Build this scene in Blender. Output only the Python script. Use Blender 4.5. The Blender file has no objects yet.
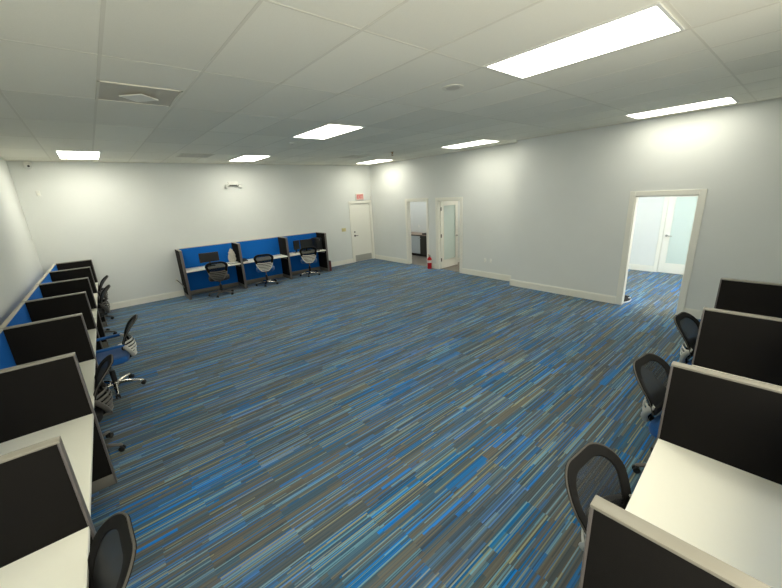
import bpy, bmesh, math, random
from mathutils import Vector, Matrix
random.seed(7)
S = bpy.context.scene
COL = S.collection
PI = math.pi

# ------------------------------------------------------------------ helpers
class MB:
    """collects shapes; build() links them as one mesh object"""
    def __init__(self): self.bm = bmesh.new()
    def box(self, x0, x1, y0, y1, z0, z1, bev=0.0, seg=2):
        m = Matrix.Translation(((x0+x1)/2, (y0+y1)/2, (z0+z1)/2)) @ Matrix.Diagonal((abs(x1-x0), abs(y1-y0), abs(z1-z0), 1))
        r = bmesh.ops.create_cube(self.bm, size=1, matrix=m)
        if bev:
            es = list({e for v in r['verts'] for e in v.link_edges})
            bmesh.ops.bevel(self.bm, geom=es, offset=bev, segments=seg, profile=.5, affect='EDGES')
        return self
    def tube(self, pts, rad, n=12, sx=1.0, sy=1.0, up=(0, 0, 1), caps=True):
        pts = [Vector(p) for p in pts]
        rads = rad if isinstance(rad, (list, tuple)) else [rad]*len(pts)
        rings = []
        for i, p in enumerate(pts):
            t = (pts[min(i+1, len(pts)-1)] - pts[max(i-1, 0)]).normalized()
            u = Vector(up)
            if abs(t.dot(u)) > .97: u = Vector((0, 1, 0))
            a = t.cross(u).normalized(); b = a.cross(t).normalized()
            rings.append([self.bm.verts.new(p + a*math.cos(2*PI*k/n)*rads[i]*sx + b*math.sin(2*PI*k/n)*rads[i]*sy) for k in range(n)])
        for r0, r1 in zip(rings, rings[1:]):
            for k in range(n):
                self.bm.faces.new((r0[k], r0[(k+1) % n], r1[(k+1) % n], r1[k]))
        if caps:
            self.bm.faces.new(rings[0]); self.bm.faces.new(rings[-1])
        return self
    def cyl(self, p0, p1, r0, r1=None, n=20):
        return self.tube([p0, p1], [r0, r0 if r1 is None else r1], n)
    def lathe(self, prof, n=24, c=(0, 0, 0)):
        rings = [[self.bm.verts.new((c[0]+r*math.cos(2*PI*k/n), c[1]+r*math.sin(2*PI*k/n), c[2]+z)) for k in range(n)] for r, z in prof]
        for r0, r1 in zip(rings, rings[1:]):
            for k in range(n):
                self.bm.faces.new((r0[k], r0[(k+1) % n], r1[(k+1) % n], r1[k]))
        self.bm.faces.new(rings[0]); self.bm.faces.new(rings[-1])
        return self
    def loops(self, loops, closed=True, cap0=False, cap1=False):
        """skin a list of equally long point loops"""
        rr = [[self.bm.verts.new(p) for p in l] for l in loops]
        n = len(rr[0])
        for a, b in zip(rr, rr[1:]):
            for k in range(n if closed else n-1):
                self.bm.faces.new((a[k], a[(k+1) % n], b[(k+1) % n], b[k]))
        if cap0: self.bm.faces.new(rr[0])
        if cap1: self.bm.faces.new(rr[-1])
        return self
    def poly(self, pts, axis, d0, d1):
        """extrude an outline; axis 'y': pts are (x,z), 'x': (y,z), 'z': (x,y)"""
        def P(p, d):
            return {'x': (d, p[0], p[1]), 'y': (p[0], d, p[1]), 'z': (p[0], p[1], d)}[axis]
        a = [self.bm.verts.new(P(p, d0)) for p in pts]; b = [self.bm.verts.new(P(p, d1)) for p in pts]
        n = len(pts)
        for k in range(n): self.bm.faces.new((a[k], a[(k+1) % n], b[(k+1) % n], b[k]))
        self.bm.faces.new(a); self.bm.faces.new(b)
        return self
    def build(self, name, mat, parent=None, smooth=True, kind=None):
        bm = self.bm
        bmesh.ops.recalc_face_normals(bm, faces=bm.faces)
        me = bpy.data.meshes.new(name); bm.to_mesh(me); bm.free()
        if smooth:
            for p in me.polygons: p.use_smooth = True
            me.set_sharp_from_angle(angle=math.radians(38))
        o = bpy.data.objects.new(name, me); COL.objects.link(o)
        if mat: me.materials.append(mat)
        if parent: o.parent = parent
        if kind: o['kind'] = kind
        return o

def thing(name, label, cat, loc=(0, 0, 0), rz=0.0, group=None):
    o = bpy.data.objects.new(name, None); COL.objects.link(o)
    o.empty_display_size = .1
    o.location = loc; o.rotation_euler = (0, 0, rz)
    o['label'] = label; o['category'] = cat
    if group: o['group'] = group
    return o

def tag(o, label, cat, group=None):
    o['label'] = label; o['category'] = cat
    if group: o['group'] = group
    return o

KIDS = {}
def children(o): return [c for c in list(COL.objects) if c.parent == o]
def dup(root, loc, rz, label):
    c = root.copy(); COL.objects.link(c)
    c.location = loc; c.rotation_euler = (0, 0, rz); c['label'] = label
    for ch in children(root):
        d = ch.copy(); COL.objects.link(d); d.parent = c
        for g in children(ch):
            e = g.copy(); COL.objects.link(e); e.parent = d
    return c

# ------------------------------------------------------------------ materials
def lin(c):
    return tuple(((v/255)/12.92 if v/255 <= .04045 else ((v/255+.055)/1.055)**2.4) for v in c)

def mat(name, rgb, rough=.6, metal=0.0, noise=0.0, nscale=60.0, bump=0.0, spec=.5, sheen=0.0, coat=0.0):
    m = bpy.data.materials.new(name); m.use_nodes = True
    nt = m.node_tree; b = nt.nodes['Principled BSDF']
    c = lin(rgb)
    b.inputs['Base Color'].default_value = (*c, 1)
    b.inputs['Roughness'].default_value = rough
    b.inputs['Metallic'].default_value = metal
    b.inputs['Specular IOR Level'].default_value = spec
    b.inputs['Sheen Weight'].default_value = sheen
    b.inputs['Coat Weight'].default_value = coat
    if noise or bump:
        tc = nt.nodes.new('ShaderNodeTexCoord')
        n = nt.nodes.new('ShaderNodeTexNoise'); n.inputs['Scale'].default_value = nscale; n.inputs['Detail'].default_value = 3
        nt.links.new(tc.outputs['Object'], n.inputs['Vector'])
        if noise:
            mx = nt.nodes.new('ShaderNodeMix'); mx.data_type = 'RGBA'
            mx.inputs[6].default_value = (*[v*(1-noise) for v in c], 1)
            mx.inputs[7].default_value = (*[min(1, v*(1+noise)) for v in c], 1)
            nt.links.new(n.outputs['Fac'], mx.inputs[0]); nt.links.new(mx.outputs[2], b.inputs['Base Color'])
        if bump:
            bp = nt.nodes.new('ShaderNodeBump'); bp.inputs['Strength'].default_value = bump; bp.inputs['Distance'].default_value = .01
            nt.links.new(n.outputs['Fac'], bp.inputs['Height']); nt.links.new(bp.outputs['Normal'], b.inputs['Normal'])
    return m

def emit(name, rgb, strength):
    m = bpy.data.materials.new(name); m.use_nodes = True
    nt = m.node_tree; nt.nodes.clear()
    e = nt.nodes.new('ShaderNodeEmission'); o = nt.nodes.new('ShaderNodeOutputMaterial')
    e.inputs[0].default_value = (*rgb, 1); e.inputs[1].default_value = strength
    nt.links.new(e.outputs[0], o.inputs[0])
    return m

def veil(name, rgb, clear, rough=.7):
    """woven net or pane that lets part of the light straight through"""
    m = bpy.data.materials.new(name); m.use_nodes = True
    nt = m.node_tree; b = nt.nodes['Principled BSDF']; out = nt.nodes['Material Output']
    b.inputs['Base Color'].default_value = (*lin(rgb), 1); b.inputs['Roughness'].default_value = rough
    t = nt.nodes.new('ShaderNodeBsdfTransparent'); x = nt.nodes.new('ShaderNodeMixShader')
    x.inputs[0].default_value = clear
    nt.links.new(b.outputs[0], x.inputs[1]); nt.links.new(t.outputs[0], x.inputs[2]); nt.links.new(x.outputs[0], out.inputs[0])
    return m

def carpet_mat():
    m = bpy.data.materials.new('striped_carpet'); m.use_nodes = True
    nt = m.node_tree; b = nt.nodes['Principled BSDF']; L = nt.links.new
    def math_(op, a, c=None, d=None):
        n = nt.nodes.new('ShaderNodeMath'); n.operation = op
        for i, v in enumerate((a, c, d)):
            if v is None: continue
            if isinstance(v, (int, float)): n.inputs[i].default_value = v
            else: L(v, n.inputs[i])
        return n.outputs[0]
    def white(x, y, z=0.0):
        c = nt.nodes.new('ShaderNodeCombineXYZ')
        for i, v in enumerate((x, y, z)):
            if isinstance(v, (int, float)): c.inputs[i].default_value = v
            else: L(v, c.inputs[i])
        w = nt.nodes.new('ShaderNodeTexWhiteNoise'); w.noise_dimensions = '3D'; L(c.outputs[0], w.inputs['Vector'])
        return w.outputs['Value']
    def ramp(f, stops):
        r = nt.nodes.new('ShaderNodeValToRGB'); r.color_ramp.interpolation = 'CONSTANT'
        el = r.color_ramp.elements
        while len(el) < len(stops): el.new(.5)
        for e, (p, c) in zip(el, stops): e.position = p; e.color = (*c, 1) if len(c) == 3 else c
        L(f, r.inputs[0]); return r.outputs['Color']
    def mix(f, a, c):
        n = nt.nodes.new('ShaderNodeMix'); n.data_type = 'RGBA'
        if isinstance(f, (int, float)): n.inputs[0].default_value = f
        else: L(f, n.inputs[0])
        L(a, n.inputs[6]); L(c, n.inputs[7]); return n.outputs[2]
    tc = nt.nodes.new('ShaderNodeTexCoord'); sp = nt.nodes.new('ShaderNodeSeparateXYZ'); L(tc.outputs['Object'], sp.inputs[0])
    X, Y = sp.outputs[0], sp.outputs[1]
    # planks 1.0 x 0.25 m laid with a random slip per row
    prow = math_('FLOOR', math_('DIVIDE', Y, .25))
    pcol = math_('FLOOR', math_('ADD', X, math_('MULTIPLY', white(prow, 3.1), 1.0)))
    plank = white(prow, pcol, 8.5)
    def band(width, length, seed):
        row = math_('FLOOR', math_('DIVIDE', Y, width))
        seg = math_('FLOOR', math_('ADD', math_('DIVIDE', X, length), math_('MULTIPLY', white(row, seed), 9.0)))
        return white(row, seg, seed+.37), white(row, seg, seed+5.9)
    GREY, SLATE, BROWN = lin(CARPET['grey']), lin(CARPET['slate']), lin(CARPET['brown'])
    BLUE, VIVID, TEAL, OLIVE, NAVY = (lin(CARPET[k]) for k in ('blue', 'vivid', 'teal', 'olive', 'navy'))
    half = math_('FLOOR', math_('MULTIPLY', math_('ADD', X, math_('MULTIPLY', white(prow, 3.1), 1.0)), 2.0))
    r4 = math_('FLOOR', math_('DIVIDE', Y, .0625))
    w1 = white(r4, pcol, 1.3)
    w2, w2b = band(.03125, .40, 2.7)
    r24 = math_('FLOOR', math_('DIVIDE', Y, .0104)); r40 = math_('FLOOR', math_('DIVIDE', Y, .00625))
    t1, t1b = white(r24, half, 4.1), white(r24, half, 9.7)
    t2, t2b = band(.0078, .62, 6.6)
    jit = white(r40, half, 12.3)
    wide = ramp(w1, [(0, GREY), (.36, BROWN), (.60, SLATE), (.88, BLUE)])
    med = ramp(w2, [(0, GREY), (.16, SLATE), (.34, BROWN), (.54, NAVY), (.66, BLUE), (.84, VIVID), (.93, TEAL)])
    c = mix(math_('MULTIPLY', math_('GREATER_THAN', w2b, .45), .85), wide, med)
    thin = ramp(t1, [(0, GREY), (.18, SLATE), (.36, BROWN), (.54, TEAL), (.68, OLIVE), (.75, BLUE), (.92, VIVID)])
    c = mix(math_('MULTIPLY', math_('GREATER_THAN', t1b, .48), .75), c, thin)
    hair = ramp(t2, [(0, NAVY), (.22, GREY), (.48, TEAL), (.70, OLIVE), (.92, BLUE)])
    c = mix(math_('MULTIPLY', math_('GREATER_THAN', t2b, .80), .75), c, hair)
    hsv = nt.nodes.new('ShaderNodeHueSaturation'); L(c, hsv.inputs['Color'])
    L(math_('MULTIPLY', math_('ADD', math_('MULTIPLY', plank, .16), .92), math_('ADD', math_('MULTIPLY', jit, .5), .75)), hsv.inputs['Value'])
    L(math_('ADD', math_('MULTIPLY', plank, .3), .85), hsv.inputs['Saturation'])
    L(hsv.outputs[0], b.inputs['Base Color'])
    b.inputs['Roughness'].default_value = .85
    b.inputs['Specular IOR Level'].default_value = .25
    b.inputs['Sheen Weight'].default_value = .12
    nz = nt.nodes.new('ShaderNodeTexNoise'); nz.inputs['Scale'].default_value = 350; L(tc.outputs['Object'], nz.inputs['Vector'])
    bp = nt.nodes.new('ShaderNodeBump'); bp.inputs['Strength'].default_value = .35; bp.inputs['Distance'].default_value = .004
    L(nz.outputs[0], bp.inputs['Height']); L(bp.outputs[0], b.inputs['Normal'])
    return m

CARPET = dict(grey=(72, 82, 86), slate=(62, 92, 112), brown=(94, 93, 86), blue=(30, 102, 160), vivid=(22, 116, 198),
              teal=(110, 146, 160), olive=(142, 144, 114), navy=(50, 72, 90))
M = {}
M['carpet'] = carpet_mat()
M['wall'] = mat('painted_wall', (222, 224, 220), .75, noise=.02, nscale=3, bump=.05, spec=.3)
M['trimw'] = mat('cream_trim_paint', (235, 233, 222), .45)
M['door'] = mat('cream_door_paint', (236, 234, 224), .4)
M['ceil'] = mat('ceiling_tile', (238, 235, 222), .9, noise=.05, nscale=180, bump=.12, spec=.2)
M['ceil_tiles'] = mat('ceiling_tiles_toned', (240, 237, 224), .9, noise=.05, nscale=180, bump=.12, spec=.2)
M['grid'] = mat('ceiling_grid_paint', (221, 217, 203), .8)
M['vent'] = mat('perforated_return_grille', (194, 188, 174), .6, noise=.25, nscale=240)
M['ventplate'] = mat('pale_diffuser_plate', (240, 238, 228), .5)
M['light'] = emit('lit_diffuser', (1.0, .972, .83), 12.0)
M['light_back'] = emit('lit_diffuser_back', (1.0, .972, .83), 16.0)
M['light_side'] = emit('lit_diffuser_side', (1.0, .972, .83), 8.0)
M['dimlight'] = emit('added_diffuser_soft', (1.0, .985, .90), 16.0)  # for the unseen panel added behind the glazed door
M['faintlight'] = emit('added_diffuser_faint', (.95, .98, 1.0), 14.0)  # for the unseen panel added in the kitchenette
M['coollight'] = emit('added_diffuser_cool', (.86, .94, 1.0), 22.0)  # for panels added to give the bright room a cool daylight tint
def tile_tint(m):
    nt = m.node_tree; b = nt.nodes['Principled BSDF']; L = nt.links.new
    src = b.inputs['Base Color'].links[0].from_socket
    tc = nt.nodes.new('ShaderNodeTexCoord')
    a = nt.nodes.new('ShaderNodeVectorMath'); a.operation = 'SUBTRACT'; a.inputs[1].default_value = (.28, .75, 0)
    d = nt.nodes.new('ShaderNodeVectorMath'); d.operation = 'DIVIDE'; d.inputs[1].default_value = (.625, 1.25, 50)
    f = nt.nodes.new('ShaderNodeVectorMath'); f.operation = 'FLOOR'
    w = nt.nodes.new('ShaderNodeTexWhiteNoise'); w.noise_dimensions = '3D'
    L(tc.outputs['Object'], a.inputs[0]); L(a.outputs[0], d.inputs[0]); L(d.outputs[0], f.inputs[0]); L(f.outputs[0], w.inputs['Vector'])
    h = nt.nodes.new('ShaderNodeHueSaturation'); mr = nt.nodes.new('ShaderNodeMapRange')
    mr.inputs['To Min'].default_value = .90; mr.inputs['To Max'].default_value = 1.0
    L(w.outputs['Value'], mr.inputs['Value']); L(mr.outputs[0], h.inputs['Value']); L(src, h.inputs['Color']); L(h.outputs[0], b.inputs['Base Color'])
tile_tint(M['ceil_tiles'])
M['lframe'] = mat('white_light_frame', (225, 225, 220), .4)
M['black'] = mat('charcoal_cubicle_fabric', (23, 21, 19), .95, noise=.3, nscale=400, bump=.2, spec=.2)
M['blue'] = mat('royal_blue_cubicle_fabric', (14, 98, 182), .9, noise=.12, nscale=400, bump=.2, spec=.2)
M['cap'] = mat('taupe_painted_metal_trim', (138, 134, 122), .38, spec=.5)
M['litcap'] = mat('metal_trim_toned_lit', (186, 182, 168), .4)  # screen caps: trim colour made paler to carry the light from above
M['post'] = mat('grey_metal_end_trim', (98, 93, 90), .4)
M['race'] = mat('grey_base_raceway', (112, 109, 100), .5)
M['top'] = mat('cream_laminate_worktop', (240, 238, 222), .35, noise=.01, nscale=30)
M['net'] = veil('black_mesh_net', (32, 33, 32), .16)
M['padblack'] = mat('black_mesh_border', (18, 17, 15), .85, noise=.2, nscale=300, spec=.25)
M['plasblack'] = mat('black_plastic', (26, 26, 26), .45)
M['silver'] = mat('pale_silver_plastic', (205, 203, 194), .35)
M['greyplas'] = mat('dark_grey_plastic', (92, 88, 82), .4)
M['piping'] = mat('grey_edge_piping', (74, 71, 64), .6)
M['chrome'] = mat('chrome', (200, 198, 190), .18, metal=1)
M['bluefab'] = mat('blue_chair_fabric', (6, 84, 152), .85, noise=.15, nscale=350, bump=.15, sheen=.2)
M['blackfab'] = mat('black_chair_fabric', (30, 30, 30), .9, noise=.2, nscale=350)
M['screen'] = mat('dark_screen', (30, 31, 30), .3)
M['darkmetal'] = mat('bronze_metal', (70, 62, 52), .35, metal=.8)
M['steel'] = mat('brushed_steel', (168, 166, 158), .35, metal=.9)
M['kick'] = mat('grey_kick_plate', (176, 175, 168), .4, metal=.3)
M['glass'] = veil('frosted_door_glass', (214, 228, 222), .12, .15)
M['ivory'] = mat('ivory_plastic', (214, 204, 150), .5)
M['white'] = mat('white_plastic', (228, 228, 222), .45)
M['red'] = mat('red_enamel', (176, 18, 26), .3)
M['exitface'] = emit('lit_exit_face', lin((236, 196, 178)), .75)
M['exitred'] = emit('lit_exit_letters', lin((222, 96, 80)), .8)
M['counter'] = mat('brown_laminate_counter', (128, 108, 90), .4, noise=.2, nscale=25)
M['cabwhite'] = mat('pale_grey_cabinet_front', (196, 204, 208), .5)
M['cabdark'] = mat('dark_cabinet_front', (48, 44, 38), .5)
M['vinyl'] = mat('brown_plank_floor', (112, 104, 94), .5, noise=.25, nscale=12)
M['shoe'] = mat('black_shoe_fabric', (24, 24, 28), .8)
M['sole'] = mat('white_rubber_sole', (235, 235, 235), .6)
M['bag'] = mat('crumpled_pale_plastic', (190, 186, 174), .3, noise=.35, nscale=22)
M['maroon'] = mat('maroon_board', (92, 34, 34), .5)
M['brass'] = mat('brass', (150, 110, 50), .35, metal=.9)

# ------------------------------------------------------------------ dimensions
XL, XR, JOG, YB, YF, H = -1.0, 7.746, .325, 10.188, -.42, 3.259
XN = XR - JOG          # nearer stretch of the long wall
YJ = 4.393
T = .12
ZO = 2.02              # door openings
CW = .085              # casing width

def struct(mb, name, m, parent=None, smooth=False):
    return mb.build(name, m, parent, smooth, None if parent else 'structure')

# floors
struct(MB().box(XL-T, 11.2, YF-T, YB+T, -.1, 0), 'floor', M['carpet'])
struct(MB().box(XR+.06, 9.75, 7.32, YB, 0, .004), 'floor_kitchenette', M['vinyl'])
struct(MB().box(XR+.06, 10.86, YJ, 7.22, 0, .004), 'floor_office', M['vinyl'])

# back wall with the closed door's opening
DX0, DX1 = 6.76+CW, 7.735-CW
struct(MB().box(XL-T, DX0, YB, YB+T, 0, H+.1).box(DX1, XR+T, YB, YB+T, 0, H+.1).box(DX0, DX1, YB, YB+T, ZO, H+.1).box(DX0, DX1, YB+.06, YB+T, 0, ZO), 'wall_back', M['wall'])
struct(MB().box(XL-T, XL, YF-T, YB, 0, H+.1), 'wall_left', M['wall'])
# street front: unseen windows behind the camera, added to light the ceiling and desks
FW0, FW1, FZ0, FZ1 = -.80, 3.3, .95, 2.95
struct(MB().box(XL, FW0, YF-T, YF, 0, H+.1).box(FW1, XN+T, YF-T, YF, 0, H+.1).box(FW0, FW1, YF-T, YF, 0, FZ0).box(FW0, FW1, YF-T, YF, FZ1, H+.1), 'wall_front', M['wall'])
f = MB()
for i in range(4):
    x = FW0+(FW1-FW0)*i/3; f.box(x-.03, x+.03, YF-.09, YF-.03, FZ0, FZ1)
for z in (FZ0, FZ1): f.box(FW0, FW1, YF-.09, YF-.03, z-.03, z+.03)
struct(f, 'window_added', M['steel'])  # frame of the added front windows
# long wall, far stretch: two openings
A0, A1 = 7.403+CW, 8.42-CW       # kitchenette opening
B0, B1 = 6.115+CW, 7.110-CW       # glass door opening
w = MB().box(XR, XR+T, YJ, B0, 0, H+.1).box(XR, XR+T, B1, A0, 0, H+.1).box(XR, XR+T, A1, YB, 0, H+.1)
w.box(XR, XR+T, B0, B1, ZO, H+.1).box(XR, XR+T, A0, A1, ZO, H+.1)
struct(w, 'wall_right', M['wall'])
# near stretch with the open doorway
C0, C1 = 1.092+CW, 2.129-CW
w = MB().box(XN, XN+T, YF-T, C0, 0, H+.1).box(XN, XN+T, C1, YJ, 0, H+.1).box(XN, XN+T, C0, C1, ZO, H+.1)
w.box(XN+T, XR+T, YJ-T, YJ, 0, H+.1)
struct(w, 'wall_right_near', M['wall'])
# rooms beyond
struct(MB().box(9.62, 9.74, 7.32, YB, 0, H), 'wall_kitchenette', M['wall'])
struct(MB().box(XR+T, 11.2, YB, YB+T, 0, H), 'wall_kitchenette_end', M['wall'])
struct(MB().box(XR+T, 11.2, 7.22, 7.32, 0, H), 'wall_partition', M['wall'])
struct(MB().box(10.86, 10.98, 4.393, 7.22, 0, H), 'wall_office', M['wall'])
D0, D1 = 1.41, 2.27               # glazed door in the bright room's far wall
XO = 10.80
w = MB().box(XO, XO+T, YF-T, D0, 0, H).box(XO, XO+T, D1, YJ-T, 0, H).box(XO, XO+T, D0, D1, ZO, H)
struct(w, 'wall_bright_room', M['wall'])
struct(MB().box(11.15, 11.2, YF-T, YJ, 0, H), 'wall_sky_block', M['wall'])  # added close behind the glazed door to keep bright sky out of its pane
struct(MB().box(XR+T, 11.2, YJ-T, YJ, 0, H), 'wall_between_rooms', M['wall'])
# bright room: the street side with a tall window
WX0, WX1, WZ0, WZ1 = 7.9, 10.5, .35, 2.7
w = MB().box(XN+T, WX0, YF-T, YF, 0, H).box(WX1, 11.2, YF-T, YF, 0, H).box(WX0, WX1, YF-T, YF, 0, WZ0).box(WX0, WX1, YF-T, YF, WZ1, H)
struct(w, 'wall_street', M['wall'])
f = MB()
for x in (WX0, (WX0+WX1)/2, WX1): f.box(x-.03, x+.03, YF-.08, YF-.02, WZ0, WZ1)
for z in (WZ0, WZ1): f.box(WX0, WX1, YF-.08, YF-.02, z-.03, z+.03)
struct(f, 'window_1', M['steel'])

# ceiling: tiles and T-bars
GX, GY, PX, PY = .28, .75, .625, 1.25
struct(MB().box(XL-T, 11.2, YF-T, YB+T, H, H+.1), 'ceiling', M['ceil_tiles'])
g = MB()
k = -2
x = GX + PX*math.ceil((XL-GX)/PX)
while x < XR:
    if XL+.05 < x < XR-.05:
        g.box(x-.010, x+.010, (YF if x < XN else YJ), YB, H-.0016, H)
    x += PX
y = GY + PY*math.ceil((YF-GY)/PY)
while y < YB:
    g.box(XL, XN if y < YJ else XR, y-.008, y+.008, H-.0014, H)
    y += PY
g.box(XL, XN, YF, YF+.022, H-.006, H).box(XL, XR, YB-.022, YB, H-.006, H).box(XL, XL+.022, YF, YB, H-.006, H)
g.box(XN-.022, XN, YF, YJ, H-.006, H).box(XR-.022, XR, YJ, YB, H-.006, H).box(XN-.022, XR, YJ, YJ+.022, H-.006, H)
struct(g, 'trim_ceiling_grid', M['grid'])

# baseboards
def bb(mb, x0, y0, x1, y1, n, h=.15):
    """run along a wall face from (x0,y0) to (x1,y1); n = inward normal"""
    def run(d, z0, z1):
        mb.box(min(x0, x1) if not n[0] else min(x0, x0+n[0]*d), max(x0, x1) if not n[0] else max(x0, x0+n[0]*d),
               min(y0, y1) if not n[1] else min(y0, y0+n[1]*d), max(y0, y1) if not n[1] else max(y0, y0+n[1]*d), z0, z1)
    run(.018, 0, h-.02); run(.011, h-.02, h)
b = MB(); bb(b, XL, YB, 6.76, YB, (0, -1)); struct(b, 'baseboard_back', M['trimw'])
b = MB(); bb(b, XL, YF, XL, YB, (1, 0)); struct(b, 'baseboard_left', M['trimw'])
b = MB(); bb(b, XR, 8.42, XR, YB, (-1, 0)); bb(b, XR, 7.11, XR, 7.403, (-1, 0)); bb(b, XR, YJ, XR, 6.115, (-1, 0))
bb(b, XN, 2.129, XN, YJ+.018, (-1, 0)); bb(b, XN, YF, XN, 1.092, (-1, 0)); bb(b, XN-.018, YJ, XR, YJ, (0, 1)); struct(b, 'baseboard_right', M['trimw'])
b = MB(); bb(b, XO, D1+CW, XO, YJ-T, (-1, 0)); bb(b, XO, YF, XO, D0-CW, (-1, 0)); struct(b, 'baseboard_bright_room', M['trimw'])
b = MB(); bb(b, XR+T, 7.22, 11, 7.22, (0, -1)); struct(b, 'baseboard_office', M['trimw'])

# casings
def casing_x(name, x, y0, y1, sides, jamb=True):
    m = MB()
    for s, xx in sides:
        a, c = (xx-.018, xx) if s < 0 else (xx, xx+.018)
        m.box(a, c, y0-CW, y0, 0, ZO+CW, .004, 1).box(a, c, y1, y1+CW, 0, ZO+CW, .004, 1).box(a, c, y0, y1, ZO, ZO+CW, .004, 1)
    if jamb:
        m.box(x-.002, x+T+.002, y0-.001, y0+.016, 0, ZO).box(x-.002, x+T+.002, y1-.016, y1+.001, 0, ZO).box(x-.002, x+T+.002, y0, y1, ZO-.016, ZO+.001)
    struct(m, name, M['trimw'], smooth=True)
casing_x('trim_1', XR, A0, A1, [(-1, XR), (1, XR+T)])
casing_x('trim_2', XR, B0, B1, [(-1, XR), (1, XR+T)])
casing_x('trim_3', XN, C0, C1, [(-1, XN), (1, XN+T)])
casing_x('trim_4', XO, D0, D1, [(-1, XO)])
m = MB()
for x0, x1 in ((DX0-CW, DX0), (DX1, DX1+CW)): m.box(x0, x1, YB-.018, YB, 0, ZO+CW, .004, 1)
m.box(DX0, DX1, YB-.018, YB, ZO, ZO+CW, .004, 1)
m.box(DX0-.001, DX0+.016, YB, YB+T, 0, ZO).box(DX1-.016, DX1+.001, YB, YB+T, 0, ZO).box(DX0, DX1, YB, YB+T, ZO-.016, ZO)
struct(m, 'trim_5', M['trimw'], smooth=True)

# closed cream door in the back wall
d = struct(MB().box(DX0+.019, DX1-.019, YB+.012, YB+.055, .008, ZO-.03, .003, 1), 'door_1', M['door'])
MB().box(DX0+.05, DX1-.05, YB+.006, YB+.0125, .02, .235).build('kick_plate', M['kick'], d)
h = MB().cyl((DX0+.085, YB+.012, .93), (DX0+.085, YB-.004, .93), .03).cyl((DX0+.085, YB+.0, .93), (DX0+.085, YB-.045, .93), .011)
h.tube([(DX0+.085, YB-.045, .93), (DX0+.13, YB-.047, .93), (DX0+.19, YB-.044, .928)], [.011, .010, .008], 10)
h.build('door_handle', M['darkmetal'], d)
MB().cyl((DX0+.085, YB+.012, 1.06), (DX0+.085, YB-.006, 1.06), .024).build('deadbolt', M['darkmetal'], d)

# glazed door leaf: stiles and rails, pane, lever, hinges.  local: hinge at origin, leaf along +x, face towards -y
def glazed(name, wd, loc, rz, frame_m=M['door']):
    e = bpy.data.objects.new(name, None); COL.objects.link(e); e['kind'] = 'structure'
    e.location = loc; e.rotation_euler = (0, 0, rz)
    z0, z1, s = .01, ZO-.025, .115
    fr = MB().box(0, s, 0, .042, z0, z1, .003, 1).box(wd-s, wd, 0, .042, z0, z1, .003, 1)
    fr.box(s, wd-s, 0, .042, z0, .25, .003, 1).box(s, wd-s, 0, .042, z1-s, z1, .003, 1)
    for yy in (-.004, .042):
        fr.box(s-.004, s+.014, yy, yy+.004, .25, z1-s).box(wd-s-.014, wd-s+.004, yy, yy+.004, .25, z1-s)
        fr.box(s, wd-s, yy, yy+.004, .246, .264).box(s, wd-s, yy, yy+.004, z1-s-.014, z1-s+.004)
    fr.build('door_frame', frame_m, e)
    MB().box(s, wd-s, .017, .025, .25, z1-s).build('glass_pane', M['glass'], e)
    hx = wd-.06
    for q, yy in ((-1, 0), (1, .042)):
        h = MB().cyl((hx, yy, .94), (hx, yy+q*.008, .94), .028).cyl((hx, yy, .94), (hx, yy+q*.05, .94), .010)
        h.tube([(hx, yy+q*.05, .94), (hx-.05, yy+q*.052, .94), (hx-.12, yy+q*.048, .938)], [.011, .010, .008], 10)
        h.build('door_handle', M['steel'], e)
    for z in (.28, 1.0, 1.78):
        MB().cyl((-.004, -.004, z-.05), (-.004, -.004, z+.05), .008).box(0, .03, -.003, 0, z-.05, z+.05).build('hinge', M['darkmetal'], e)
    return e
glazed('door_2', .80, (XR+.065, B1-.055, 0), math.radians(1))
# far door of the bright room: handle on the side of the larger y, leaf runs towards +y from its hinge
glazed('door_3', D1-D0-.036, (XO+.02, D0+.018, 0), PI/2)

# ------------------------------------------------------------------ ceiling fittings
LX0 = GX+PX*4.5
def ceiling_light(cx, cy, label, lit='light'):
    t = thing('ceiling_light', label, 'ceiling light', (cx, cy, H), 0, 'lit ceiling panels')
    f = MB()
    a, c = .3045, .600
    f.box(-a, a, -c, -c+.02, -.010, .0).box(-a, a, c-.02, c, -.010, .0).box(-a, -a+.02, -c+.02, c-.02, -.010, 0).box(a-.02, a, -c+.02, c-.02, -.010, 0)
    f.build('light_frame', M['lframe'], t, False)
    MB().box(-a+.012, a-.012, -c+.012, c-.012, -.007, -.002).build('diffuser', M[lit], t, False)
R1, R2, R3 = GY+PY*.5, GY+PY*3.5, GY+PY*6.5
ceiling_light(3.06, R1, 'largest lit white ceiling panel, nearest the camera, well out from the walls')
ceiling_light(6.86, R1+.13, 'lit white ceiling panel close to the wall above the open bright doorway', 'light_side')
ceiling_light(3.10, R2, 'lit white ceiling panel in the middle of the ceiling, just beyond the round speaker')
ceiling_light(6.80, R2+.08, 'lit white ceiling panel by the wall where the wall steps back')
ceiling_light(7.02, R3+.10, 'lit white ceiling panel above the back corner with the closed door')
ceiling_light(3.17, R3, 'lit white ceiling panel above the emergency light on the back wall', 'light_back')
ceiling_light(.09, R3+.10, 'lit white ceiling panel near the dome camera in the back corner', 'light_back')

ceiling_light(-.03, R1, 'ceiling panel added out of frame to light the near end of the side row')  # unseen panel on the fixture lattice, added to brighten the side row

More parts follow.
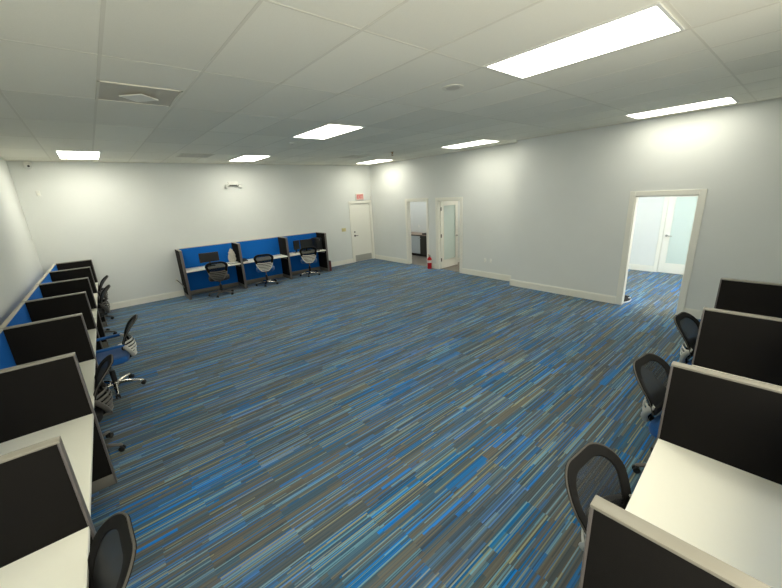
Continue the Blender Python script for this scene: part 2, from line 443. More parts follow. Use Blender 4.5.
def grille(cx, cy, sx, sy, label, plate):
    t = thing('ceiling_vent', label, 'ceiling vent', (cx, cy, H))
    MB().box(-sx/2, sx/2, -sy/2, sy/2, -.004, 0).build('grille', M['vent'], t, False)
    f = MB(); a, c = sx/2+.012, sy/2+.012
    f.box(-a, a, -c, -c+.018, -.009, 0).box(-a, a, c-.018, c, -.009, 0).box(-a, -a+.018, -c, c, -.009, 0).box(a-.018, a, -c, c, -.009, 0)
    f.build('vent_frame', M['grid'], t, False)
    if plate:
        MB().poly([(.15, 0), (0, .15), (-.15, 0), (0, -.15)], 'z', -.030, -.022).cyl((0, 0, -.022), (0, 0, 0), .03).build('diffuser_plate', M['ventplate'], t, False)
grille(.575, 4.16, .58, .60, 'grey square ceiling vent with a pale diamond plate in its middle', True)
grille(5.59, 7.95, .60, .58, 'dark square ceiling vent beside the brass sprinkler', False)
grille(1.95, 8.57, .60, .58, 'dark square ceiling vent above the back wall, with no plate', False)

t = thing('ceiling_speaker', 'round grey recessed speaker in the ceiling near the largest lit panel', 'speaker', (3.016, 2.515, H))
MB().lathe([(.085, -.006), (.105, -.006), (.105, 0), (.085, 0)], 32).build('speaker_rim', M['grid'], t)
MB().lathe([(.001, -.009), (.05, -.008), (.086, -.004), (.086, 0)], 32).build('speaker_grille', M['vent'], t)
t = thing('smoke_detector', 'small round pale detector on the ceiling behind the middle panel', 'smoke detector', (3.07, 6.30, H))
MB().lathe([(.055, 0), (.055, -.018), (.04, -.03), (.001, -.032)], 24).build('detector_housing', M['ceil'], t)
MB().lathe([(.001, -.036), (.018, -.036), (.02, -.031), (.001, -.03)], 16).build('detector_chamber', M['vent'], t)
t = thing('fire_sprinkler', 'small brass fire sprinkler hanging from the ceiling', 'sprinkler', (5.95, 6.87, H))
MB().lathe([(.045, 0), (.045, -.006), (.02, -.012), (.001, -.012)], 20).build('sprinkler_plate', M['brass'], t)
MB().cyl((0, 0, -.01), (0, 0, -.05), .014).tube([(-.02, 0, -.045), (-.024, 0, -.065), (0, 0, -.085)], .005, 8).tube([(.02, 0, -.045), (.024, 0, -.065), (0, 0, -.085)], .005, 8).build('sprinkler_head', M['brass'], t)
MB().lathe([(.001, -.088), (.03, -.088), (.03, -.084), (.001, -.084)], 16).build('deflector', M['brass'], t)

# ------------------------------------------------------------------ wall fittings
t = thing('security_camera', 'white dome camera with a dark eye high in the corner by the ceiling', 'security camera', (-.722, YB, 3.17))
MB().cyl((0, 0, .03), (0, -.03, .02), .065, .06).build('camera_mount', M['white'], t)
o = MB(); bmesh.ops.create_uvsphere(o.bm, u_segments=20, v_segments=12, radius=.062, matrix=Matrix.Translation((0, -.055, 0))); o.build('camera_dome', M['white'], t)
MB().cyl((.012, -.10, -.012), (.016, -.121, -.017), .022, .018).build('lens', M['plasblack'], t)
t = thing('motion_sensor', 'small white motion sensor on the back wall below the dome camera', 'motion sensor', (-.70, YB, 2.64))
MB().box(-.03, .03, -.04, 0, -.055, .055, .008).build('sensor_housing', M['white'], t)
MB().box(-.02, .02, -.046, -.038, -.03, .0, .004).build('sensor_lens', M['trimw'], t)

t = thing('emergency_light', 'white two-headed emergency light high on the back wall', 'emergency light', (3.10, YB, 2.75))
MB().box(-.125, .125, -.06, 0, -.05, .055, .012).build('light_housing', M['white'], t)
for s in (-1, 1):
    MB().cyl((s*.12, -.04, -.02), (s*.17, -.045, -.035), .014).cyl((s*.165, -.02, -.035), (s*.175, -.095, -.065), .038, .05).build('lamp_head', M['white'], t)
MB().box(-.10, .10, -.064, -.058, -.048, -.030).build('indicator_strip', M['greyplas'], t)

t = thing('exit_sign', 'pink-lit exit sign above the closed cream door', 'exit sign', (7.225, YB, 2.235))
MB().box(-.165, .165, -.045, 0, -.11, .11, .006).build('sign_housing', M['ivory'] if False else M['trimw'], t)
MB().box(-.15, .15, -.048, -.044, -.096, .096).build('sign_face', M['exitface'], t)
cu = bpy.data.curves.new('exit_letters', 'FONT'); cu.body = 'EXIT'; cu.size = .165; cu.align_x = 'CENTER'; cu.align_y = 'CENTER'; cu.extrude = .002; cu.offset = .004
fo = bpy.data.objects.new('letters', cu); COL.objects.link(fo); fo.parent = t; fo.location = (0, -.051, 0); fo.rotation_euler = (PI/2, 0, 0)
fo.scale = (.72, 1, 1)
bpy.context.view_layer.update()
lm = bpy.data.meshes.new_from_object(fo.evaluated_get(bpy.context.evaluated_depsgraph_get()))
lo_ = bpy.data.objects.new('exit_letters', lm); COL.objects.link(lo_); lo_.parent = t; lo_.location = fo.location; lo_.rotation_euler = fo.rotation_euler; lo_.scale = fo.scale
bpy.data.objects.remove(fo); lm.materials.clear(); lm.materials.append(M['exitred'])

t = thing('door_contact', 'tiny white alarm contact at the top corner of the closed door', 'door sensor', (7.722, YB-.018, 2.19))
MB().box(-.014, .014, -.02, .018, -.045, .045, .004).build('contact_housing', M['white'], t)
MB().box(-.010, .010, -.024, -.019, -.07, -.05, .003).build('contact_magnet', M['white'], t)

t = thing('light_switch', 'yellowed switch plate with toggles beside the closed door', 'light switch', (6.485, YB, 1.18))
MB().box(-.085, .085, -.008, 0, -.058, .058, .004).build('switch_plate', M['ivory'], t)
for k in (-1, 0, 1): MB().box(k*.045-.006, k*.045+.006, -.02, -.006, -.004, .016, .002).build('toggle', M['ivory'], t)

def outlet(loc, rz, label):
    t = thing('wall_outlet', label, 'outlet', loc, rz)
    MB().box(-.035, .035, -.006, 0, -.057, .057, .003).build('outlet_plate', M['white'], t)
    for z in (-.022, .022): MB().box(-.017, .017, -.009, -.005, z-.014, z+.014, .004).build('socket', M['trimw'], t)
outlet((XR, 5.36, .455), -PI/2, 'white outlet low on the long wall, the one farther from the wall step')
outlet((XR, 5.186, .455), -PI/2, 'white outlet low on the long wall, the one nearer the wall step')
outlet((1.33, YB, .43), 0, 'white outlet low on the back wall beside the end cubicle')
o = MB().tube([(1.33, YB-.012, .43), (1.335, YB-.10, .43), (1.36, YB-.17, .40), (1.40, YB-.21, .33), (1.425, YB-.23, .25)], .011, 10)
tag(o.build('power_cord', M['cap']), 'grey power cord curving from the wall outlet to the end cubicle', 'cord')

# ------------------------------------------------------------------ cubicles
TH, HP, TW = .029, 1.22, .70
def frame_at(origin, th):
    c, s = math.cos(th), math.sin(th)
    return lambda u, w, z=0.0: (origin[0]+u*c-w*s, origin[1]+u*s+w*c, z)
def divider(P, th, u, depth, label):
    t = thing('cubicle_divider', label, 'cubicle divider', P(u, 0), th, 'cubicle dividers')
    MB().box(-TH+.002, TH-.002, .011, depth-.011, .10, HP-.012, .004).build('fabric_panel', M['black'], t)
    MB().box(-TH, TH, 0, depth, HP-.014, HP, .004).build('top_cap', M['cap'], t)
    MB().box(-TH, TH, 0, .013, 0, HP-.013, .004).build('end_trim', M['post'], t)
    MB().box(-TH, TH, depth-.013, depth, 0, HP-.013, .004).build('rear_trim', M['post'], t)
    MB().box(-TH+.001, TH-.001, .012, depth-.012, 0, .10, .003).build('base_raceway', M['race'], t)
def screen(P, th, u0, u1, depth, label):
    t = thing('cubicle_screen', label, 'cubicle screen', P((u0+u1)/2, depth), th, 'cubicle rear screens')
    h = (u1-u0)/2-TH-.001
    MB().box(-h, h, -.038, -.003, .10, HP-.012, .004).build('fabric_panel', M['blue'], t)
    MB().box(-h, h, -.042, 0, HP-.014, HP, .004).build('top_cap', M['litcap'], t)
    MB().box(-h, h, -.041, -.002, 0, .10, .003).build('base_raceway', M['race'], t)
def worktop(P, th, u0, u1, depth, label):
    t = thing('cubicle_worktop', label, 'worktop', P((u0+u1)/2, 0), th, 'cubicle worktops')
    h = (u1-u0)/2-TH-.001
    MB().box(-h, h, .0105, depth-.045, TW-.028, TW, .002, 1).build('laminate_surface', M['top'], t)
    MB().box(-h, h, .008, .011, TW-.027, TW-.001).build('edge_band', M['trimw'], t, False)
    for s in (-1, 1):
        MB().box(s*h-.014 if s > 0 else -h, s*h if s > 0 else -h+.014, .10, depth-.07, TW-.10, TW-.028).build('support_bracket', M['race'], t, False)
def row(origin, th, us, depth, dl, sl, wl):
    P = frame_at(origin, th)
    for u, l in zip(us, dl): divider(P, th, u, depth, l)
    for i in range(len(us)-1):
        if sl[i]: screen(P, th, us[i], us[i+1], depth, sl[i])
        if wl[i]: worktop(P, th, us[i], us[i+1], depth, wl[i])
    return P

# back row of three bays, faces the room
PB = row((1.459, 9.58), 0, [0, 1.360, 2.685, 3.955], .58,
    ['end divider of the three-bay row by the outlet and grey cord', 'divider between the bay with the crumpled bag and the empty middle bay',
     'divider between the empty middle bay and the bay with the computers', 'end divider of the three-bay row, next to the maroon box'],
    ['blue rear screen behind the single wide monitor', 'blue rear screen of the empty middle bay', 'blue rear screen behind the cluster of computers'],
    ['pale worktop holding the single monitor and the crumpled bag', 'nearly bare pale worktop of the middle bay', 'pale worktop holding the cluster of computers'])
# long row against the left wall
LU = [0.83-2.118, .04, 1.36, 2.708, 3.995, 5.292, 6.685, 7.983]
ordn = ['', 'nearest', 'second nearest', 'third', 'fourth', 'fifth', 'sixth', 'last']
PL = row((-.346, 2.118), math.radians(90-1.15), LU, .62,
    ['black divider closing the near end of the side row, below the picture',
     'black divider nearest the camera in the side row, its grey cap crossing a pale worktop',
     'second divider from the camera in the side row, its grey foot showing on the carpet',
     'black divider just before the bay of the blue-armed chair, third from the camera',
     'black divider just behind the blue-armed chair bay, fourth from the camera',
     'black divider fifth from the camera in the side row, third from the back wall',
     'black divider one bay from the back wall end of the side row',
     'black end divider of the side row, right against the back wall'],
    ['blue rear screen of the side-row bay nearest the camera', 'blue rear screen of the second side-row bay from the camera', 'blue rear screen of the third side-row bay, before the blue-armed chair',
     'blue rear screen of the bay with the blue-armed chair', 'blue rear screen of the chairless bay in the side row',
     'blue rear screen of the side-row bay one before the back wall', 'blue rear screen of the side-row bay at the back wall'],
    ['pale worktop at the bottom of the picture beside the nearest chair back', 'large pale worktop between the two nearest dividers of the side row', 'pale worktop edge in the bay just before the blue-armed chair',
     'pale worktop of the bay with the blue-armed chair', 'pale worktop of the chairless bay in the side row',
     'pale worktop of the side-row bay one before the back wall', 'pale worktop of the side-row bay at the back wall'])
# row along the front wall
RT = math.radians(180+2.7)
PR = row((5.07, .495), RT, [0, 1.288, 2.602, 3.955], .60,
    ['black divider nearest the bright doorway, farthest of the front row', 'black divider third from the camera in the front row, beside the farthest chair',
     'broad black divider standing behind the big pale worktop', 'black divider nearest the camera in the front row, with a thick grey cap'],
    ['blue rear screen of the front-row bay by the bright doorway', 'blue rear screen of the middle front-row bay', 'blue rear screen behind the big pale worktop'],
    ['pale worktop of the front-row bay by the bright doorway', 'pale worktop of the middle front-row bay', 'big pale worktop in front, between the two nearest front-row dividers'])

# ------------------------------------------------------------------ task chairs (local: faces +y, base centre at origin)
def backsurf(x, z):
    """depth of the backrest's surface at half-width x and height z"""
    k = (z-.55)/.40
    return -.205 - .045*k - .185*k*k + .50*x*x*(1-.3*k)
def outline(hw0, hw1, z0, z1, r0, r1, n=9):
    """rounded trapezoid in (x,z), counter-clockwise"""
    pts = []
    def arc(cx, cz, r, a0, a1):
        for i in range(n):
            a = a0+(a1-a0)*i/(n-1); pts.append((cx+r*math.cos(a), cz+r*math.sin(a)))
    arc(hw1-r1, z1-r1*.8, r1, 0, PI/2) ; pts[-n:] = [(p[0], z1-r1*.8+(p[1]-(z1-r1*.8))*.8) for p in pts[-n:]]
    q = len(pts); arc(-(hw1-r1), z1-r1*.8, r1, PI/2, PI); pts[q:] = [(p[0], z1-r1*.8+(p[1]-(z1-r1*.8))*.8) for p in pts[q:]]
    for i in range(1, 5):
        f = i/5; pts.append((-(hw1+(hw0-hw1)*f), (z1-r1*.8)+(z0+r0-(z1-r1*.8))*f))
    arc(-(hw0-r0), z0+r0, r0, PI, 1.5*PI); arc(hw0-r0, z0+r0, r0, 1.5*PI, 2*PI)
    for i in range(1, 5):
        f = i/5; pts.append((hw0+(hw1-hw0)*f, (z0+r0)+(z1-r1*.8-z0-r0)*f))
    return pts
def inset(pts, s, c):
    return [(c[0]+(p[0]-c[0])*s[0], c[1]+(p[1]-c[1])*s[1]) for p in pts]

def make_chair(label, loc, rz, shell, base, armed, spin=0.0):
    t = thing('task_chair', label, 'office chair', loc, rz, 'mesh task chairs')
    # star base
    b = MB().lathe([(.001, .115), (.045, .115), (.05, .10), (.05, .065), (.04, .058), (.001, .058)], 24)
    b.build('base_hub', M[base], t)
    for k in range(5):
        a = PI/2+2*PI*k/5+math.radians(spin); ca, sa = math.cos(a), math.sin(a)
        leg = MB().tube([(ca*.03, sa*.03, .092), (ca*.12, sa*.12, .094), (ca*.22, sa*.22, .082), (ca*.29, sa*.29, .070), (ca*.312, sa*.312, .064)],
                       [.027, .026, .021, .017, .010], 12, 1.0, .72)
        lo = leg.build('base_leg', M[base], t)
        cs = MB(); pa = Vector((-sa, ca, 0))
        c = Vector((ca*.300, sa*.300, .027))
        for s in (-1, 1): cs.tube([c+pa*s*.008, c+pa*s*.010, c+pa*s*.022, c+pa*s*.025], [.022, .026, .026, .020], 16)
        cs.tube([c+Vector((0, 0, .005)), c+Vector((0, 0, .040))], .008, 8)
        cs.tube([c-pa*.02, c+pa*.02], .006, 8)
        cs.build('caster', M['plasblack'], lo)
    MB().lathe([(.001, .09), (.030, .09), (.030, .27), (.024, .275), (.001, .275)], 20).build('gas_lift_cover', M['plasblack'], t)
    MB().cyl((0, 0, .26), (0, 0, .40), .014).build('gas_lift', M['chrome'], t)
    m = MB().box(-.085, .085, -.12, .10, .375, .415, .01)
    m.build('tilt_mechanism', M['plasblack'], t)
    MB().tube([(.08, .03, .395), (.17, .04, .39), (.235, .04, .385)], [.007, .006, .009], 8).build('height_lever', M['plasblack'], t)
    # seat: thick rounded cushion with a waterfall front
    loops = []
    for zz, s in ((.408, .93), (.415, .985), (.435, 1.0), (.455, 1.0), (.472, .975), (.482, .90), (.486, .6), (.484, .25)):
        L = []
        for i in range(40):
            a = 2*PI*i/40
            cx, sy = math.cos(a), math.sin(a)
            e = .38
            px = .245*s*math.copysign(abs(cx)**e, cx); py = .235*s*math.copysign(abs(sy)**e, sy)
            px *= 1-.10*max(0, -py/.235)
            drop = .03*max(0, (py-.12)/.115)**2
            L.append((px, py+.01, zz-drop+.012*(px/.245)**2*(1 if zz > .45 else 0)))
        loops.append(L)
    MB().loops(loops, True, True, True).build('seat', M['bluefab' if shell == 'silver' else 'blackfab'], t)
    loops = []
    for zz, s in ((.398, .80), (.400, .86), (.409, .90)):
        loops.append([(.245*s*math.copysign(abs(math.cos(2*PI*i/40))**.4, math.cos(2*PI*i/40)), .01+.235*s*math.copysign(abs(math.sin(2*PI*i/40))**.4, math.sin(2*PI*i/40)), zz) for i in range(40)])
    MB().loops(loops, True, True, True).build('seat_pan', M['plasblack'], t)
    # upper back: padded border with a net inside
    O = outline(.212, .252, .555, .912, .07, .165, 12)
    c = (0, .74)
    def ring(s, off): return [(x, backsurf(x, z)+off, z) for x, z in inset(O, s, c)]
    prof = [((.985, .985), .011), ((1, 1), .004), ((1, 1), -.008), ((.985, .985), -.014), ((.80, .80), -.013), ((.77, .765), -.006), ((.77, .765), .004), ((.80, .80), .011)]
    bd = MB(); rr = [ring(s, o) for s, o in prof]; bd.loops(rr+[rr[0]])
    bmesh.ops.remove_doubles(bd.bm, verts=bd.bm.verts, dist=1e-5)
    bk = bd.build('backrest', M['padblack'], t)
    pipe = [(x, backsurf(x, z)-.002, z) for x, z in inset(O, (1.004, 1.004), c)]
    pm = MB()
    n = len(pipe); pm.tube(pipe+[pipe[0], pipe[1]], .0055, 6, caps=False); pm.build('backrest_piping', M['piping'], bk)
    nm = MB(); nm.loops([ring((s*.78, s*.775), -.002) for s in (1, .8, .6, .4, .2, .03)], True, False, True); nm.build('backrest_net', M['net'], bk)
    # ribbed lumbar shell behind the lower back
    def shell_y(x, z):
        k = (z-.45)/.23
        return -.272 - .045*math.sin(PI*min(1, max(0, k*.8+.12))) + 2.3*x*x
    def hw(z):
        k = (z-.44)/.24
        return .085+.130*math.sin(min(1, max(0, k))*PI/2)**.9
    sh = MB()
    side = []
    zs = [.44+.215*i/10 for i in range(11)]
    left = [(-hw(z), shell_y(hw(z), z), z) for z in zs]; right = [(hw(z), shell_y(hw(z), z), z) for z in zs]
    bot = [(x, shell_y(x, .44), .44) for x in (-.05, 0, .05)]
    path = left[::-1]+bot+right
    sh.tube(path, [.007, .013]+[.019]*(len(path)-4)+[.013, .007], 10, .75, 1.25, up=(0, 1, 0))
    for s in ((-1, 1) if armed else ()):
        sh.tube([(s*.205, shell_y(.205, .655), .652), (s*.225, -.170, .652), (s*.245, -.165, .65)], [.015, .016, .015], 12)
    shl = sh.build('lumbar_shell', M[shell], t)
    for i in range(5):
        z = .486+.041*i
        ww = hw(z)
        sp = MB().tube([(x*ww, shell_y(x*ww, z), z) for x in (-1, -.75, -.5, -.25, 0, .25, .5, .75, 1)], .0135, 8, .35, 1.0, up=(0, 0, 1))
        sp.build('rib', M[shell], shl)
    lf = MB()
    lf.loops([[(x*(hw(z)-.014), shell_y(x*hw(z)*.8, z)+.034, z) for x in (-1, -.6, -.2, .2, .6, 1)] for z in zs[1:]], closed=False)
    bmesh.ops.solidify(lf.bm, geom=lf.bm.faces[:], thickness=.006)
    lf.build('lumbar_pad', M['padblack'], t)
    MB().tube([(0, -.08, .392), (0, -.20, .395), (0, -.265, .425), (0, -.280, .48)], [.03, .03, .03, .022], 12, 1.3, .5, up=(0, 1, 0)).build('back_bracket', M['plasblack'], t)
    if armed:
        for s in (-1, 1):
            ar = MB().tube([(s*.255, -.225, .648), (s*.258, -.18, .650), (s*.258, -.05, .645), (s*.256, .08, .640), (s*.252, .135, .637), (s*.248, .155, .635)],
                           [.012, .024, .026, .026, .022, .010], 14, 1.0, .72)
            ar.build('armrest', M['bluefab'], t)
    return t
# first of each look, then copies
CH = {}
def chair(x, y, face, shell, base, label, armed=True):
    """face: direction (deg) the sitter would look"""
    rz = math.radians(face-90); key = (shell, base, armed)
    spin = 24 if base == 'chrome' else (16 if shell == 'greyplas' else 0)
    if key not in CH: CH[key] = make_chair(label, (x, y, 0), rz, shell, base, armed, spin)
    else: dup(CH[key], (x, y, 0), rz, label)
# front row: faces -y
chair(1.665, .165, -94, 'silver', 'greyplas', 'black mesh chair nearest the camera, tucked at the big pale worktop', False)
chair(3.08, .275, -97, 'silver', 'greyplas', 'black mesh chair with pale ribs at the middle front-row bay', False)
chair(4.43, .30, -95, 'silver', 'greyplas', 'black mesh chair nearest the bright doorway, mostly hidden by a divider', False)
# side row: faces -x
chair(-.56, 1.66, 183, 'greyplas', 'greyplas', 'dark mesh chair back at the bottom of the picture, beside the nearest side-row worktop', False)
chair(-.53, 4.04, 178, 'greyplas', 'greyplas', 'dark chair tucked in just in front of the blue-armed chair', False)
chair(-.22, 5.45, 174, 'silver', 'chrome', 'chair pulled out of the side row, with blue arms and a slotted pale shell')
chair(-.40, 8.12, 180, 'greyplas', 'greyplas', 'dark chair second from the back wall in the side row', False)
chair(-.39, 9.36, 180, 'greyplas', 'greyplas', 'dark chair closest to the back wall in the side row', False)
# back row: faces +y
chair(2.16, 9.44, 75, 'greyplas', 'greyplas', 'grey-shelled chair in front of the single wide monitor', False)
chair(3.40, 9.54, 69, 'silver', 'chrome', 'white-shelled chair at the empty middle bay of the back row', False)
chair(4.78, 9.62, 66, 'silver', 'chrome', 'white-shelled chair in front of the cluster of computers', False)

# ------------------------------------------------------------------ things on the back row's worktops
def monitor(x, y, rz, wd, ht, zc, label):
    t = thing('computer_monitor', label, 'monitor', (x, y, TW), rz)
    z0 = zc-ht/2-TW
    MB().box(-wd/2, wd/2, -.018, .018, z0, z0+ht, .006).build('monitor_housing', M['plasblack'], t)
    MB().box(-wd/2+.012, wd/2-.012, -.0205, -.017, z0+.018, z0+ht-.012).build('screen', M['screen'], t)
    MB().tube([(0, .035, .01), (0, .035, z0+ht*.45), (0, .016, z0+ht*.5)], [.02, .018, .018], 10).build('monitor_stand', M['plasblack'], t)
    MB().box(-.11, .11, -.06, .09, 0, .012, .005).build('stand_foot', M['plasblack'], t)
monitor(2.12, 9.90, math.radians(-4), .46, .24, .935, 'single wide dark monitor in the bay with the crumpled bag')
monitor(4.91, 9.92, 0, .40, .28, .925, 'dark monitor standing in the middle of the computer cluster')
monitor(4.585, 9.93, math.radians(18), .22, .27, .93, 'narrow dark monitor turned aside, beside the white paper')
t = thing('computer_tower', 'black computer tower at the end divider beside the cluster monitors', 'computer', (5.25, 9.86, TW))
MB().box(-.09, .09, -.16, .19, .012, .37, .006).build('case', M['plasblack'], t)
MB().box(-.08, .08, -.163, -.159, .03, .36, .003).build('front_bezel', M['screen'], t)
for sx in (-.07, .07):
    for sy in (-.13, .16): MB().cyl((sx, sy, 0), (sx, sy, .013), .012).build('foot', M['plasblack'], t)
MB().cyl((0, -.163, .32), (0, -.166, .32), .010).build('power_button', M['steel'], t)
# crumpled bag on a flat tray
bmx = MB()
bmesh.ops.create_icosphere(bmx.bm, subdivisions=4, radius=1)
for v in bmx.bm.verts:
    n = abs(math.sin(v.co.x*6+v.co.z*4+1))*.16+abs(math.sin(v.co.y*7-v.co.z*6))*.16+random.uniform(-.07, .07)-.16
    k = 1+n
    v.co = Vector((v.co.x*.085*k*(1-.3*v.co.z), v.co.y*.08*k, .15+max(-.15, v.co.z*.19*k)))
o = bmx.build('plastic_bag', M['bag'], None, False); o.location = (2.665, 9.86, TW+.024)
tag(o, 'crumpled pale plastic bag standing on a dark tray by the divider', 'bag')
t = thing('desk_tray', 'flat dark tray with a pale top sheet under the crumpled bag', 'tray', (2.655, 9.80, TW))
MB().box(-.12, .12, -.12, .13, 0, .018, .004).build('tray_body', M['plasblack'], t)
MB().box(-.115, .115, -.115, .125, .018, .024, .001).build('paper', M['white'], t)
t = thing('desk_phone', 'small dark desk phone in the corner of the middle bay', 'telephone', (2.96, 9.86, TW), math.radians(10))
MB().poly([(-.08, 0), (.09, 0), (.09, .06), (-.08, .02)], 'x', -.08, .08).build('phone_body', M['plasblack'], t, False)
MB().tube([(-.055, -.06, .045), (-.055, -.03, .058), (-.055, .04, .075), (-.055, .075, .08)], [.022, .015, .015, .022], 10).build('handset', M['screen'], t)
o = MB().box(-.08, .08, -.055, .055, 0, .012, .002).build('paper_pad', M['white']); o.location = (4.50, 9.76, TW); o.rotation_euler = (0, 0, .2)
tag(o, 'small white paper pad at the edge of the computer worktop', 'paper')
bmx = MB().lathe([(.001, 0), (.05, 0), (.055, .015), (.04, .04), (.001, .05)], 20)
o = bmx.build('desk_mouse', M['greyplas']); o.location = (5.16, 9.66, TW); o.scale = (.8, 1.2, .8)
tag(o, 'grey rounded mouse in front of the black computer tower', 'mouse')
t = thing('storage_box', 'slim maroon box standing on the carpet outside the end divider', 'box', (5.50, 9.72, 0))
MB().box(-.035, .035, -.11, .11, 0, .31, .004).build('box_body', M['maroon'], t)
MB().box(-.037, .037, -.112, .112, .31, .33, .003).build('box_lid', M['cabdark'], t)

# ------------------------------------------------------------------ fire extinguisher
t = thing('fire_extinguisher', 'red fire extinguisher standing on the carpet between the two far doorways', 'fire extinguisher', (7.64, 7.30, 0))
MB().lathe([(.001, 0), (.062, 0), (.068, .012), (.068, .29), (.060, .325), (.035, .352), (.022, .36), (.022, .375), (.001, .375)], 28).build('cylinder_body', M['red'], t)
MB().lathe([(.0685, .19), (.0692, .19), (.0692, .27), (.0685, .27)], 28).build('paper_label', M['white'], t)
MB().box(-.02, .02, -.02, .02, .372, .405, .004).tube([(0, 0, .40), (-.06, -.03, .425), (-.09, -.045, .42)], .009, 8).build('valve', M['steel'], t)
MB().tube([(.0, 0, .41), (-.05, -.025, .445), (-.10, -.05, .452)], .008, 8).build('squeeze_grip', M['red'], t)
MB().tube([(.01, .01, .39), (.06, .03, .40), (.085, .045, .35), (.08, .04, .24), (.075, .035, .14)], [.009, .009, .010, .010, .014], 10).build('hose', M['plasblack'], t)

# ------------------------------------------------------------------ kitchenette counter and cabinets
KX = 8.98
def cab(y0, y1, m, label, knob):
    t = thing('base_cabinet', label, 'cabinet', (KX, (y0+y1)/2, .004))
    h = (y1-y0)/2-.001
    MB().box(.02, .62, -h, h, .09, .745).box(.07, .62, -h, h, 0, .09).build('carcass', M['cabdark'], t, False)
    d = MB().box(0, .019, -h+.003, h-.003, .095, .74, .003, 1).build('cabinet_door', M[m], t)
    MB().cyl((-.02, knob*(h-.05), .66), (0, knob*(h-.05), .66), .011).build('cabinet_knob', M['steel'], d)
cab(9.045, 10.10, 'cabwhite', 'base cabinet with a pale front under the kitchenette counter', -1)
cab(8.30, 9.045, 'cabdark', 'base cabinet with a dark front under the kitchenette counter', 1)
t = thing('kitchenette_counter', 'brown countertop seen through the far open doorway', 'countertop', (KX, 9.2, .75))
MB().box(-.03, .635, -.91, .95, 0, .04, .006).build('counter_slab', M['counter'], t)
MB().box(-.032, -.029, -.91, .95, .002, .038).build('edge_band', M['cabdark'], t, False)
t = thing('sink_basin', 'dark basin on the kitchenette countertop', 'sink', (KX+.30, 8.78, .79))
f = MB().box(-.2, .2, -.25, -.22, 0, .05, .004).box(-.2, .2, .22, .25, 0, .05, .004).box(-.2, -.17, -.22, .22, 0, .05, .004).box(.17, .2, -.22, .22, 0, .05, .004)
f.build('basin_rim', M['plasblack'], t)
MB().box(-.17, .17, -.22, .22, 0, .006).build('basin_floor', M['plasblack'], t)
outlet((9.62, 9.72, 1.02), -PI/2, 'white outlet above the kitchenette counter')

# ------------------------------------------------------------------ sneakers in the bright doorway
def sneaker(x, y, rz, label):
    t = thing('sneaker', label, 'shoe', (x, y, 0), rz, 'pair of sneakers')
    def sec(u):   # u 0 heel .. 1 toe -> half width
        return .034+.012*math.sin(PI*min(1, u*1.15))-.014*max(0, u-.8)/.2
    N = 12
    so = MB(); loops = []
    for z, s in ((0, .94), (.008, 1), (.024, 1), (.028, .96)):
        L = [(-.14+.28*i/N, sec(i/N)*s) for i in range(N+1)]
        R = [(px, -py) for px, py in L[::-1]]
        loops.append([(px, py, z+.006*max(0, px-.08)/.06) for px, py in L+R])
    so.loops(loops, True, True, True).build('sole', M['sole'], t)
    up = MB(); loops = []
    for i in range(N+1):
        u = i/N; x_ = -.132+.262*u
        hgt = .085 if u < .25 else (.085-.045*(u-.25)/.45 if u < .7 else .04-.022*(u-.7)/.3)
        wv = sec(u)*.93
        loops.append([(x_, wv*math.cos(a)*(1 if math.sin(a) < .5 else .8), .026+hgt*max(0, math.sin(a))) for a in [PI*k/10 for k in range(11)]])
    up.loops(loops, True, True, True).build('upper', M['shoe'], t)
    MB().lathe([(.018, .100), (.034, .106), (.034, .114), (.020, .114)], 16, (-.095, 0, 0)).build('collar', M['shoe'], t)
    la = MB()
    for k in range(4):
        xx = -.03+.03*k; la.tube([(xx, -.024, .085-.012*k), (xx+.004, 0, .099-.014*k), (xx, .024, .085-.012*k)], .004, 6)
    la.build('laces', M['shoe'], t)
sneaker(7.70, 2.03, math.radians(-12), 'black white-soled sneaker in the bright doorway, the one nearer the jamb')
sneaker(7.86, 2.13, math.radians(-35), 'black white-soled sneaker in the bright doorway, the one farther in')

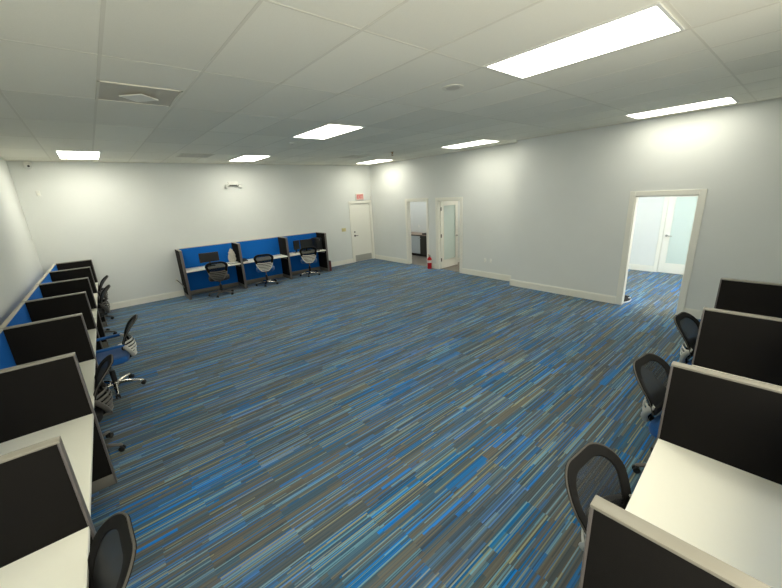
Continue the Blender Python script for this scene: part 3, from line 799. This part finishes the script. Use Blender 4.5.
# ------------------------------------------------------------------ unseen panels added to light the rooms beyond
def added_light(x, y, label, m='dimlight'):
    t = thing('ceiling_light', label, 'ceiling light', (x, y, H), 0, 'added ceiling panels of the rooms beyond')
    MB().box(-.3, .3, -.6, .6, -.010, 0).build('light_frame', M['lframe'], t, False)
    MB().box(-.28, .28, -.58, .58, -.013, -.010).build('diffuser', M[m], t, False)
added_light(8.7, 8.6, 'unseen ceiling panel added to light the kitchenette', 'faintlight')
added_light(9.3, 6.0, 'unseen ceiling panel added to light the room behind the glazed door')
added_light(8.5, .9, 'unseen cool panel added to brighten the bright room near its window', 'coollight')
added_light(8.5, 3.2, 'unseen cool panel added to brighten the bright room away from its window', 'coollight')

# sky outside the bright room's window and the added front windows
W = bpy.data.worlds.new('daylight'); S.world = W; W.use_nodes = True
bg = W.node_tree.nodes['Background']; bg.inputs[0].default_value = (1.0, .96, .82, 1); bg.inputs[1].default_value = 3.6
for a, b_, c, d in ((WX0, WX1, WZ0, WZ1), (FW0, FW1, FZ0, FZ1)):
    pl = bpy.data.lights.new('window_daylight', 'AREA'); pl.shape = 'RECTANGLE'; pl.size = b_-a; pl.size_y = d-c
    po = bpy.data.objects.new('window_daylight', pl); COL.objects.link(po)
    po.location = ((a+b_)/2, YF-T-.02, (c+d)/2); po.rotation_euler = (PI/2, 0, 0)
    pl.cycles.is_portal = True

# ------------------------------------------------------------------ camera
cam = bpy.data.cameras.new('camera'); co = bpy.data.objects.new('camera', cam); COL.objects.link(co)
cam.sensor_fit = 'HORIZONTAL'; cam.sensor_width = 36; cam.lens = 36*346.0/782
cam.clip_start = .05; cam.clip_end = 100
R = Matrix.Rotation(-.691, 4, 'Z') @ Matrix.Rotation(PI/2-.281, 4, 'X') @ Matrix.Rotation(-.052, 4, 'Z')
co.matrix_world = Matrix.Translation((0, 0, 2.275)) @ R
S.camera = co

S.view_settings.view_transform = 'Standard'; S.view_settings.look = 'None'
S.view_settings.gamma = 1; S.view_settings.use_curve_mapping = False
S.view_settings.exposure = 0.15
S.cycles.use_denoising = True
S.cycles.max_bounces = 10; S.cycles.diffuse_bounces = 7
